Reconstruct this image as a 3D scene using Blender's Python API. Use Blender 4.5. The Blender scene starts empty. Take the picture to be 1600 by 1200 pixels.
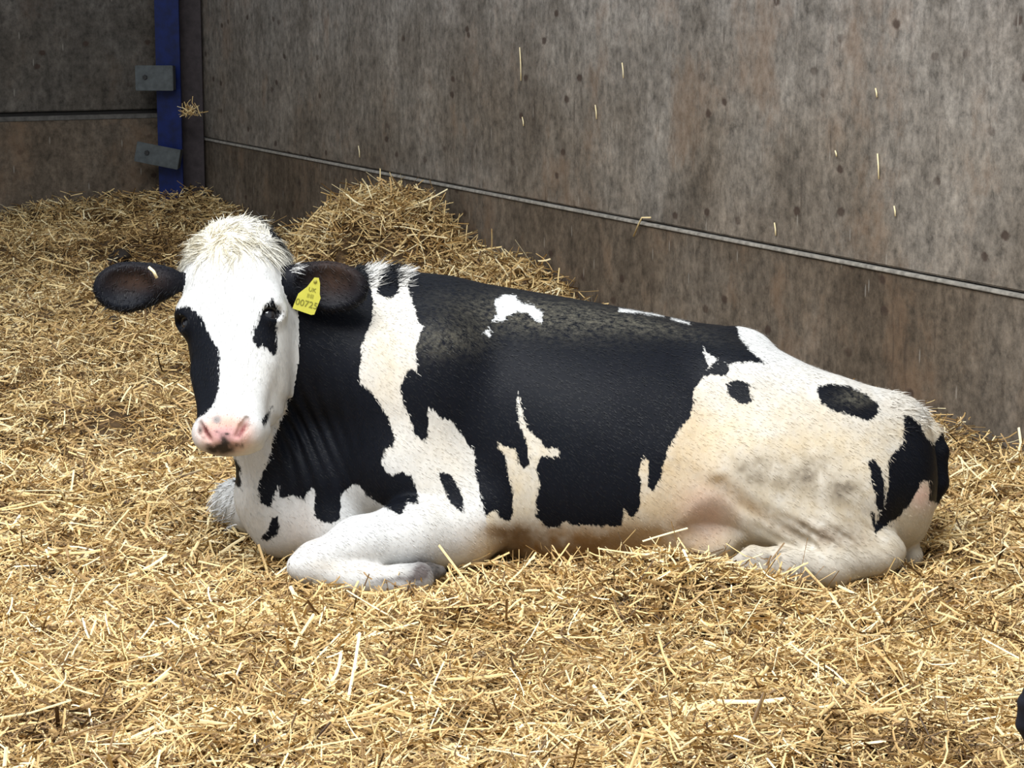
import bpy, math, random
import numpy as np
from mathutils import Vector, Matrix

rng = np.random.default_rng(7)
random.seed(7)
SC = bpy.context.scene
COL = SC.collection

# ------------------------------------------------------------------ camera
H = 1.40                                   # phone held 1.4 m above the straw
PITCH = math.radians(10.04)
FPX = 3500.0                               # focal length for a 1600 px wide frame
cam_d = bpy.data.cameras.new('camera')
cam_d.sensor_width = 36.0
cam_d.lens = FPX / 1600 * 36
cam_d.clip_end = 200
cam = bpy.data.objects.new('camera', cam_d)
COL.objects.link(cam)
cam.location = (0, 0, H)
cam.rotation_euler = (math.pi / 2 - PITCH, 0, 0)
SC.camera = cam

# ------------------------------------------------------------------ light
SC.view_settings.view_transform = 'Standard'
SC.view_settings.look = 'None'
SC.view_settings.gamma = 1.0
SC.view_settings.use_curve_mapping = False
SC.view_settings.exposure = 0.28
world = bpy.data.worlds.new('sky')
SC.world = world
world.use_nodes = True
bg = world.node_tree.nodes['Background']
bg.inputs['Color'].default_value = (0.86, 0.93, 1.0, 1)
bg.inputs['Strength'].default_value = 0.62

def area(name, loc, target, size, power, color):
    d = bpy.data.lights.new(name, 'AREA')
    d.shape = 'RECTANGLE'
    d.size, d.size_y = size
    d.energy = power
    d.color = color
    d.spread = math.radians(125)
    o = bpy.data.objects.new(name, d)
    COL.objects.link(o)
    o.location = loc
    o.rotation_euler = (Vector(target) - Vector(loc)).to_track_quat('-Z', 'Y').to_euler()
    return o
area('roof_light', (-1.2, 2.8, 5.2), (0.0, 6.0, 0.0), (4.5, 3.0), 238, (0.97, 0.985, 1.0))

# ------------------------------------------------------------------ helpers
CP, SP = math.cos(PITCH), math.sin(PITCH)
def P(px, py, Y):
    """point of the place seen at photo position px, py and standing Y metres ahead"""
    a, b = (px - 800) / FPX, (600 - py) / FPX
    d = np.array([a, b * SP + CP, b * CP - SP])
    return np.array([0, 0, H]) + d * (Y / d[1])
def photo(p):
    r = p - np.array([0, 0, H])
    zc = r[:, 1] * CP - r[:, 2] * SP
    yc = r[:, 1] * SP + r[:, 2] * CP
    return np.stack([800 + FPX * r[:, 0] / zc, 600 - FPX * yc / zc], 1)

def new_mesh(name, V, F, parent=None, mat=None, smooth=True):
    """V (n,3); F (m,3) or (m,4) int array or list of lists"""
    me = bpy.data.meshes.new(name)
    V = np.asarray(V, dtype=np.float32)
    if isinstance(F, np.ndarray):
        k = F.shape[1]
        me.vertices.add(len(V)); me.vertices.foreach_set('co', V.ravel())
        me.loops.add(F.size); me.loops.foreach_set('vertex_index', F.astype(np.int32).ravel())
        me.polygons.add(len(F))
        me.polygons.foreach_set('loop_start', np.arange(0, F.size, k, dtype=np.int32))
        me.polygons.foreach_set('loop_total', np.full(len(F), k, dtype=np.int32))
        me.update(calc_edges=True)
    else:
        me.from_pydata([tuple(v) for v in V], [], F)
        me.update()
    if smooth:
        me.polygons.foreach_set('use_smooth', np.ones(len(me.polygons), dtype=bool))
    o = bpy.data.objects.new(name, me)
    COL.objects.link(o)
    if mat: me.materials.append(mat)
    if parent:
        o.parent = parent
        o.matrix_parent_inverse = parent.matrix_basis.inverted()
    return o
def attr(o, name, vals, kind='FLOAT'):
    a = o.data.attributes.new(name, 'FLOAT' if kind == 'FLOAT' else 'FLOAT_COLOR', 'POINT')
    if kind == 'FLOAT':
        a.data.foreach_set('value', np.asarray(vals, dtype=np.float32))
    else:
        c = np.ones((len(vals), 4), dtype=np.float32); c[:, :3] = vals
        a.data.foreach_set('color', c.ravel())
def tag(o, label=None, cat=None, group=None, kind=None):
    if label: o['label'] = label
    if cat: o['category'] = cat
    if group: o['group'] = group
    if kind: o['kind'] = kind
    return o
def empty(name, loc):
    o = bpy.data.objects.new(name, None)
    COL.objects.link(o)
    o.location = loc
    return o

def noise2(x, y, s, seed=0):
    """smooth value noise, feature size s, range -1..1"""
    x = np.asarray(x) / s + 100.3; y = np.asarray(y) / s + 57.7
    xi, yi = np.floor(x).astype(np.int64), np.floor(y).astype(np.int64)
    fx, fy = x - xi, y - yi
    fx, fy = fx * fx * (3 - 2 * fx), fy * fy * (3 - 2 * fy)
    def h(a, b):
        v = np.sin(a * 127.1 + b * 311.7 + seed * 74.7) * 43758.5453
        return (v - np.floor(v)) * 2 - 1
    return (h(xi, yi) * (1 - fx) + h(xi + 1, yi) * fx) * (1 - fy) + (h(xi, yi + 1) * (1 - fx) + h(xi + 1, yi + 1) * fx) * fy

# ---- node helper
class N:
    def __init__(s, name):
        s.m = bpy.data.materials.new(name); s.m.use_nodes = True
        s.t = s.m.node_tree; s.t.nodes.clear()
        s.out = s.t.nodes.new('ShaderNodeOutputMaterial')
        s.b = s.t.nodes.new('ShaderNodeBsdfPrincipled')
        s.t.links.new(s.b.outputs[0], s.out.inputs['Surface'])
    def put(s, sock, v):
        if v is None: return
        if isinstance(v, bpy.types.NodeSocket): s.t.links.new(v, sock)
        else:
            if hasattr(sock.default_value, '__len__') and len(sock.default_value) == 4 and len(v) == 3: v = tuple(v) + (1,)
            sock.default_value = v
    def coord(s, w='Object'): return s.t.nodes.new('ShaderNodeTexCoord').outputs[w]
    def attr(s, name, w='Fac'):
        n = s.t.nodes.new('ShaderNodeAttribute'); n.attribute_name = name; return n.outputs[w]
    def mapping(s, v, scale=(1, 1, 1), loc=(0, 0, 0)):
        n = s.t.nodes.new('ShaderNodeMapping'); s.put(n.inputs['Vector'], v)
        n.inputs['Scale'].default_value = scale; n.inputs['Location'].default_value = loc
        return n.outputs[0]
    def noise(s, v, scale, detail=4, rough=.55, dist=0):
        n = s.t.nodes.new('ShaderNodeTexNoise'); s.put(n.inputs['Vector'], v)
        n.inputs['Scale'].default_value = scale; n.inputs['Detail'].default_value = detail
        n.inputs['Roughness'].default_value = rough; n.inputs['Distortion'].default_value = dist
        return n.outputs['Fac']
    def voro(s, v, scale, rnd=1, out='Distance'):
        n = s.t.nodes.new('ShaderNodeTexVoronoi'); s.put(n.inputs['Vector'], v)
        n.inputs['Scale'].default_value = scale; n.inputs['Randomness'].default_value = rnd
        return n.outputs[out]
    def voro2(s, v, scale):
        n = s.t.nodes.new('ShaderNodeTexVoronoi'); n.voronoi_dimensions = '2D'; s.put(n.inputs['Vector'], v)
        n.inputs['Scale'].default_value = scale
        return n.outputs['Distance']
    def ramp(s, f, stops, interp='LINEAR'):
        n = s.t.nodes.new('ShaderNodeValToRGB'); s.put(n.inputs[0], f)
        cr = n.color_ramp; cr.interpolation = interp
        while len(cr.elements) < len(stops): cr.elements.new(0.5)
        for e, (p, c) in zip(cr.elements, stops):
            e.position = p
            e.color = (c, c, c, 1) if isinstance(c, (int, float)) else tuple(c) + (1,)
        return n.outputs[0]
    def mix(s, f, a, b, mode='MIX'):
        n = s.t.nodes.new('ShaderNodeMix'); n.data_type = 'RGBA'; n.blend_type = mode
        s.put(n.inputs[0], f); s.put(n.inputs[6], a); s.put(n.inputs[7], b)
        return n.outputs[2]
    def math(s, op, a, b=0, c=0, clamp=False):
        n = s.t.nodes.new('ShaderNodeMath'); n.operation = op; n.use_clamp = clamp
        s.put(n.inputs[0], a); s.put(n.inputs[1], b); s.put(n.inputs[2], c)
        return n.outputs[0]
    def bump(s, h, strength, dist=.01):
        n = s.t.nodes.new('ShaderNodeBump'); s.put(n.inputs['Height'], h)
        n.inputs['Strength'].default_value = strength; n.inputs['Distance'].default_value = dist
        return n.outputs[0]
    def sep(s, v):
        n = s.t.nodes.new('ShaderNodeSeparateXYZ'); s.put(n.inputs[0], v); return n.outputs
    def done(s, color, rough=.6, normal=None, metallic=0, spec=None):
        s.put(s.b.inputs['Base Color'], color); s.put(s.b.inputs['Roughness'], rough)
        s.put(s.b.inputs['Metallic'], metallic)
        if normal is not None: s.put(s.b.inputs['Normal'], normal)
        if spec is not None: s.b.inputs['Specular IOR Level'].default_value = spec
        return s.m

# ------------------------------------------------------------------ materials
def mat_concrete(name, lower=False, tint=1.0, seed=0.0):
    n = N(name); co = n.mapping(n.coord(), (1, 1, 1), (seed, seed * .7, seed * 1.3))
    big = n.noise(n.mapping(co, (1, 1, .8)), 1.0, 6, .62, .6)
    mid = n.noise(n.mapping(co, (.75, 1, .6), (3, 1, 2)), 6, 8, .72)
    streak = n.noise(n.mapping(co, (.8, 1, .24), (7, 0, 0)), 10, 7, .72)
    fine = n.noise(n.mapping(co, (.55, 1, .42)), 40, 6, .78)
    drip = n.noise(n.mapping(co, (1, 1, .10), (1, 5, 0)), 26, 4, .6)
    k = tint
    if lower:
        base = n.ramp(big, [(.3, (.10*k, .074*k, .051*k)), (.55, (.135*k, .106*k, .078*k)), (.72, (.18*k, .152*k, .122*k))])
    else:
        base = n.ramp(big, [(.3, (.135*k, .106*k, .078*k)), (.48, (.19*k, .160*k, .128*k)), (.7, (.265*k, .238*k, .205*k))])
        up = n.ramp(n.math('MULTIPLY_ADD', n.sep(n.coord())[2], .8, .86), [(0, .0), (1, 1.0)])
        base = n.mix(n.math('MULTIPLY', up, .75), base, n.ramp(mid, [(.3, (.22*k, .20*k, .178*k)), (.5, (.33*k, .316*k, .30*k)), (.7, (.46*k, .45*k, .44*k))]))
    c = n.mix(.75, base, n.ramp(mid, [(.3, .30), (.5, .5), (.7, .72)]), 'OVERLAY')
    c = n.mix(.7, c, n.ramp(streak, [(.3, .33), (.5, .5), (.7, .66)]), 'OVERLAY')
    c = n.mix(.9, c, n.ramp(fine, [(.3, .12), (.5, .5), (.7, .85)]), 'OVERLAY')
    rust = n.ramp(n.math('MULTIPLY', n.noise(n.mapping(co, (1, 1, .5), (11, 3, 1)), 2.4, 5, .65), mid), [(.27, 0.0), (.38, 1.0)])
    c = n.mix(n.math('MULTIPLY', rust, .5), c, (.20*k, .125*k, .075*k))
    dark = n.ramp(drip, [(.62, 0.0), (.72, 1.0)])
    c = n.mix(n.math('MULTIPLY', dark, .6), c, (.055*k, .040*k, .03*k))
    xyz = n.sep(co); flat = n.t.nodes.new('ShaderNodeCombineXYZ'); n.put(flat.inputs[0], xyz[0]); n.put(flat.inputs[1], xyz[2]); flat = flat.outputs[0]
    gate = n.ramp(n.noise(n.mapping(co, (1, 1, 1), (4, 4, 9)), 1.7, 2), [(.40, 0.0), (.52, 1.0)])
    warp = n.math('MULTIPLY_ADD', n.math('SUBTRACT', fine, .5), .10, n.voro2(n.mapping(flat, (.6, .8, 1)), 5.0))
    spots = n.ramp(warp, [(.045, 1.0), (.08, 0.0)])
    c = n.mix(n.math('MULTIPLY', n.math('MULTIPLY', spots, gate), .8), c, (.05, .03, .022))
    fl = n.ramp(n.math('MULTIPLY_ADD', n.math('SUBTRACT', fine, .5), .03, n.voro2(n.mapping(flat, (.8, .14, 1), (6, 2, 0)), 9)), [(.022, 1.0), (.034, 0.0)])
    c = n.mix(n.math('MULTIPLY', fl, .32), c, (.5, .46, .40))
    hh = n.math('ADD', n.math('MULTIPLY', mid, .6), fine)
    return n.done(c, .8, n.bump(hh, .3, .012), spec=.25)

def mat_plain(name, col, rough=.5, metallic=0, var=.25, scale=30, bump=.1, spec=None):
    n = N(name); co = n.coord()
    f = n.noise(co, scale, 5, .6)
    c = n.mix(1, col, n.ramp(f, [(.3, 1 - var), (.7, 1 + var * .3)]), 'MULTIPLY')
    return n.done(c, rough, n.bump(f, bump, .004), metallic, spec)

def mat_straw(name, dark=1.0):
    n = N(name)
    t = n.attr('tone')
    c = n.ramp(t, [(0, (.05*dark, .026*dark, .011*dark)), (.2, (.22*dark, .125*dark, .045*dark)), (.45, (.58*dark, .375*dark, .15*dark)),
                   (.72, (.84*dark, .625*dark, .29*dark)), (1, (.95*dark, .82*dark, .51*dark))])
    f = n.noise(n.coord(), 60, 2)
    c = n.mix(.5, c, n.ramp(f, [(.3, .35), (.7, .65)]), 'OVERLAY')
    return n.done(c, .5, None, 0, .35)

def mat_hide(name):
    n = N(name); co = n.coord()
    edge = n.noise(n.mapping(co, (1, 1, .35)), 130, 3, .7)
    edge2 = n.noise(co, 30, 3, .6)
    d = n.math('ADD', n.attr('coat'), n.math('MULTIPLY', n.math('SUBTRACT', edge, .5), .020))
    d = n.math('ADD', d, n.math('MULTIPLY', n.math('SUBTRACT', edge2, .5), .012))
    fac = n.math('MULTIPLY_ADD', d, 260, .5, clamp=True)
    white = n.attr('tint', 'Color')
    furn = n.noise(n.mapping(co, (1, 1, .3)), 260, 3, .7)
    clump = n.noise(n.mapping(co, (1, 1, .6)), 45, 4, .6)
    white = n.mix(1, white, n.ramp(clump, [(.3, .86), (.65, 1.0)]), 'MULTIPLY')
    white = n.mix(1, white, n.ramp(furn, [(.3, .9), (.7, 1.0)]), 'MULTIPLY')
    dust = n.math('MULTIPLY', n.attr('dust'), n.ramp(n.noise(co, 70, 5, .7), [(.4, 0.0), (.7, 1.0)]))
    black = n.mix(n.math('MULTIPLY', dust, .75), n.mix(clump, (.0035, .0045, .007), (.007, .008, .012)), (.17, .155, .115))
    black = n.mix(n.attr('brown'), black, (.06, .035, .024))
    c = n.mix(fac, white, black)
    hh = n.math('ADD', n.math('MULTIPLY', clump, 1.0), n.math('MULTIPLY', furn, .5))
    return n.done(c, n.mix(fac, (.62,) * 3, (.5,) * 3), n.bump(hh, .16, .006), 0, .08)

M = {
    'wall': mat_concrete('concrete_panel'),
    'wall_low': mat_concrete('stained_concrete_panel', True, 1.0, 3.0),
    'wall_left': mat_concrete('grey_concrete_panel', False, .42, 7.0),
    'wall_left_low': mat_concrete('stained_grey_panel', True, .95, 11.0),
    'joint': mat_plain('pale_joint', (.42, .39, .34), .8, var=.5, scale=40),
    'ledge': mat_plain('grey_ledge', (.13, .122, .11), .8, var=.5, scale=30),
    'gap': mat_plain('dark_gap', (.02, .018, .016), .9),
    'blue': mat_plain('blue_paint', (.0004, .011, .10), .45, var=.6, scale=14, spec=.3),
    'grime': mat_plain('grimy_steel', (.055, .042, .045), .7, var=.5, scale=18),
    'galv': mat_plain('galvanised_steel', (.085, .097, .10), .5, .35, var=.4, scale=22),
    'bolt': mat_plain('bolt_steel', (.03, .03, .03), .5, .5),
    'straw': mat_straw('straw'),
    'soil': mat_plain('matted_straw', (.13, .075, .03), .9, var=.7, scale=45, bump=.6),
    'dung': mat_plain('dung', (.022, .014, .009), .7, var=.4, scale=40, bump=.5),
    'hide': mat_hide('hide'),
    'eye': mat_plain('eye_ball', (.008, .007, .010), .06, var=.2, spec=.8),
    'rim': mat_plain('eye_rim', (.012, .011, .013), .4, var=.2),
    'hoof': mat_plain('hoof_horn', (.10, .085, .075), .7, var=.85, scale=55, bump=.4),
    'tag': mat_plain('yellow_plastic', (.56, .53, .07), .45, var=.08),
    'tagstud': mat_plain('olive_plastic', (.28, .25, .03), .5, var=.1),
    'ink': mat_plain('olive_ink', (.22, .21, .02), .6, var=.1),
}
def mat_hair():
    n = N('long_hair')
    return n.done(n.attr('tint', 'Color'), .55, None, 0, .25)
M['hair'] = mat_hair()
n_ = N('black_coat'); M['black'] = n_.done(n_.mix(n_.noise(n_.coord(), 40), (.007, .008, .014), (.016, .018, .028)), .6, n_.bump(n_.noise(n_.coord(), 200), .2, .005), 0, .25)

# ------------------------------------------------------------------ room frame: corner C, e_r along the right wall, e_l along the left wall
C = np.array([-2.02, 14.40]); e_r = np.array([.4337, -.9010]); e_l = np.array([-.9010, -.4337])
def room(x, y):
    return (x - C[0]) * e_r[0] + (y - C[1]) * e_r[1], (x - C[0]) * e_l[0] + (y - C[1]) * e_l[1]   # t from left wall, s from right wall
def bump2(x, y, cx, cy, rx, ry, ang=0, pw=1.0):
    ca, sa = math.cos(ang), math.sin(ang)
    u = ((x - cx) * ca + (y - cy) * sa) / rx; v = (-(x - cx) * sa + (y - cy) * ca) / ry
    return np.exp(-(u * u + v * v) ** pw)
WANG = math.atan2(e_r[1], e_r[0])
def heap_h(x, y):
    """heap against the right wall and the low ridge that runs on from it"""
    t, s = room(x, y)
    c = C + e_r * 3.9 + e_l * .37
    h = .365 * bump2(x, y, c[0], c[1], .62, .37, WANG, 1.8)
    c = C + e_r * 4.6 + e_l * .30
    h = np.maximum(h, .10 * bump2(x, y, c[0], c[1], .6, .5, WANG))
    h = h + .10 * np.exp(-(s / .38) ** 2) * np.clip((t - 3.6) / .4, 0, 1) * np.clip((6.2 - t) / 1.2, 0, 1)
    return h
def corner_h(x, y):
    t, s = room(x, y)
    return .15 * np.exp(-(t / .9) ** 2) * np.clip(1 - (s - .1) / 1.5, 0, 1)
def ground(x, y):
    x, y = np.asarray(x, float), np.asarray(y, float)
    h = .028 * noise2(x, y, .55, 1) + .022 * noise2(x, y, .21, 2) + .016 * noise2(x, y, .085, 3)
    h = h * np.where(y > 6, 1.25, 1)
    h = h + .085 * bump2(x, y, .36, 5.02, .22, .10) + .03 * bump2(x, y, -.1, 4.86, .5, .12) + .03 * bump2(x, y, .02, 5.1, .12, .08)
    h = h + .035 * bump2(x, y, 1.15, 5.55, .25, .3)
    h = h + .10 * bump2(x, y, -2.05, 12.0, .35, .35) + .025 * noise2(x, y, 1.2, 5) * np.clip((y - 6.5) / 2, 0, 1)
    h = h + heap_h(x, y) + corner_h(x, y)
    return h - .01

# ------------------------------------------------------------------ setting
def floor():
    xs = np.linspace(-9.0, 3.2, 245); ys = np.linspace(2.4, 15.0, 253)
    X, Y = np.meshgrid(xs, ys, indexing='ij')
    t, s = room(X, Y)
    # keep inside the walls: slide back along the normals
    X = X + np.where(s < 0, -s, 0) * e_l[0]; Y = Y + np.where(s < 0, -s, 0) * e_l[1]
    t, s = room(X, Y)
    X = X + np.where(t < 0, -t, 0) * e_r[0]; Y = Y + np.where(t < 0, -t, 0) * e_r[1]
    Z = ground(X, Y) - .035
    V = np.stack([X, Y, Z], -1).reshape(-1, 3)
    i = np.arange(len(xs) - 1)[:, None] * len(ys) + np.arange(len(ys) - 1)[None]
    i = i.ravel()
    F = np.stack([i, i + len(ys), i + len(ys) + 1, i + 1], 1)
    tag(new_mesh('floor', V, F, None, M['soil']), kind='structure')
floor()

def bevel_box(name, size, bev, mat, parent=None, matrix=None):
    import bmesh
    bm = bmesh.new()
    bmesh.ops.create_cube(bm, size=1)
    bmesh.ops.scale(bm, vec=size, verts=bm.verts)
    if bev: bmesh.ops.bevel(bm, geom=bm.edges, offset=bev, segments=2, affect='EDGES')
    me = bpy.data.meshes.new(name); bm.to_mesh(me); bm.free()
    o = bpy.data.objects.new(name, me); COL.objects.link(o)
    if mat: me.materials.append(mat)
    if matrix is not None: o.matrix_world = matrix
    if parent:
        o.parent = parent; o.matrix_parent_inverse = parent.matrix_basis.inverted()
    return o
def wall_matrix(origin, e, up=0.0):
    """x along the wall e, y outwards from the room, z up"""
    ex = Vector((e[0], e[1], 0)); ez = Vector((0, 0, 1)); ey = ez.cross(ex)
    m = Matrix((ex, ey, ez)).transposed().to_4x4()
    m.translation = Vector((origin[0], origin[1], up))
    return m
JR = H * (1 - 478 / 710)                  # joint height of the right wall
TOP = 3.4
def panel(name, C0, e, side, t0, t1, z0, z1, mat, thick=.15, bev=.006):
    """panel whose room face lies on the wall plane"""
    ex = Vector((e[0], e[1], 0)); ez = Vector((0, 0, 1))
    n = Vector((side[0], side[1], 0))      # into the room
    c = Vector((C0[0], C0[1], 0)) + ex * (t0 + t1) / 2 - n * thick / 2 + ez * (z0 + z1) / 2
    m = Matrix((ex, -n, ez)).transposed().to_4x4()
    if m.to_3x3().determinant() < 0:
        m = Matrix((-ex, -n, ez)).transposed().to_4x4()
    m.translation = c
    return tag(bevel_box(name, (t1 - t0, thick, z1 - z0), bev, mat, None, m), kind='structure')
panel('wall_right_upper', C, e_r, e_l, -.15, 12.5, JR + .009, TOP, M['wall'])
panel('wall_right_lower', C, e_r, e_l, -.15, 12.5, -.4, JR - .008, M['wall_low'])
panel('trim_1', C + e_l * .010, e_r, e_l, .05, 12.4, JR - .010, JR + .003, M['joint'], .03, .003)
panel('trim_2', C - e_l * .03, e_r, e_l, .05, 12.4, JR + .003, JR + .013, M['gap'], .03, 0)
JL = H - (H - JR) * (190 / 232.0) + .0
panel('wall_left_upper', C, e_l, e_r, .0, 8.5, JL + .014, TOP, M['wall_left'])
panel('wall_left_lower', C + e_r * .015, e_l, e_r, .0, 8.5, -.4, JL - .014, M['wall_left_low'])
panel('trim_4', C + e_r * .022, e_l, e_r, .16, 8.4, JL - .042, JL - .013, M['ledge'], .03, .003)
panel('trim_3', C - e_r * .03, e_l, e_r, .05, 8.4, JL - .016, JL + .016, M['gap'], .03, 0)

cc = C + e_r * .8 + e_l * 2.4
m_ = Matrix(((e_r[0], e_l[0], 0), (e_r[1], e_l[1], 0), (0, 0, -1))).to_4x4()
m_.translation = Vector((cc[0], cc[1], TOP + .06))
tag(bevel_box('corner_shade_slab', (1.9, 5.4, .1), .01, M['wall_left'], None, m_), kind='structure')  # unseen slab added over the corner only, to dim it

# ------------------------------------------------------------------ blue post with its brackets
def prism(name, pts, z0, z1, mat, parent=None, matrix=None):
    n = len(pts)
    V = [(x, y, z0) for x, y in pts] + [(x, y, z1) for x, y in pts]
    F = [list(range(n))[::-1], list(range(n, 2 * n))] + [[i, (i + 1) % n, n + (i + 1) % n, n + i] for i in range(n)]
    o = new_mesh(name, V, F, None, mat, False)
    if matrix is not None: o.matrix_world = matrix
    if parent:
        o.parent = parent; o.matrix_parent_inverse = parent.matrix_basis.inverted()
    return o
def corner_post():
    a = P(247, 200, 14.12); b = P(283, 200, 13.98)
    base = np.array([(a[0] + b[0]) / 2, (a[1] + b[1]) / 2])
    root = empty('corner_post', (base[0], base[1], 0))
    tag(root, 'blue painted steel post standing in the corner of the two concrete walls', 'post')
    # I-section: blue flange towards the room, web and grimy back flange behind it
    ex = Vector((.985, -.17, 0)).normalized(); ey = Vector((0, 0, 1)).cross(ex)
    m = Matrix((ex, ey, Vector((0, 0, 1)))).transposed().to_4x4(); m.translation = Vector((base[0], base[1], 0))
    w, t = .078, .008
    prism('front_flange', [(-w, 0), (w, 0), (w, .016), (-w, .016)], -.2, TOP, M['blue'], root, m)
    prism('web', [(-t, .0161), (t, .0161), (t, .17), (-t, .17)], -.2, TOP, M['grime'], root, m)
    prism('rear_flange', [(-w, .1701), (.165, .1701), (.165, .186), (-w, .186)], -.2, TOP, M['grime'], root, m)
    return root, m
post, post_m = corner_post()

def bracket(label, px, py, w, h, tilt, Y, name='wall_bracket'):
    c = P(px, py, Y)
    root = empty(name, tuple(c))
    tag(root, label, 'bracket', 'galvanised brackets on the corner post')
    ex = Vector((.975, -.05, 0)).normalized(); ey = Vector((0, 0, 1)).cross(ex)
    m = Matrix((ex, ey, Vector((0, 0, 1)))).transposed().to_4x4() @ Matrix.Rotation(tilt, 4, 'Y')
    m.translation = Vector(c)
    bevel_box('plate', (w, .012, h), .003, M['galv'], root, m)
    m2 = m @ Matrix.Translation((w / 2 - .006, .045, 0))
    bevel_box('flange', (.012, .078, h * .96), .003, M['galv'], root, m2)
    import bmesh
    bm = bmesh.new()
    bmesh.ops.create_cone(bm, cap_ends=True, segments=6, radius1=.017, radius2=.015, depth=.016)
    me = bpy.data.meshes.new('bolt'); bm.to_mesh(me); bm.free(); me.materials.append(M['bolt'])
    b = bpy.data.objects.new('bolt', me); COL.objects.link(b)
    b.matrix_world = m @ Matrix.Translation((-w * .24, -.010, .005)) @ Matrix.Rotation(math.pi / 2, 4, 'X')
    b.parent = root; b.matrix_parent_inverse = root.matrix_basis.inverted()
    return root
bracket('level galvanised bracket plate, the upper one on the blue post', 241, 122, .235, .155, 0.0, 13.93)
bracket('tilted galvanised bracket plate low on the blue post just above the straw', 246, 243, .275, .125, math.radians(11), 13.90)

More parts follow.
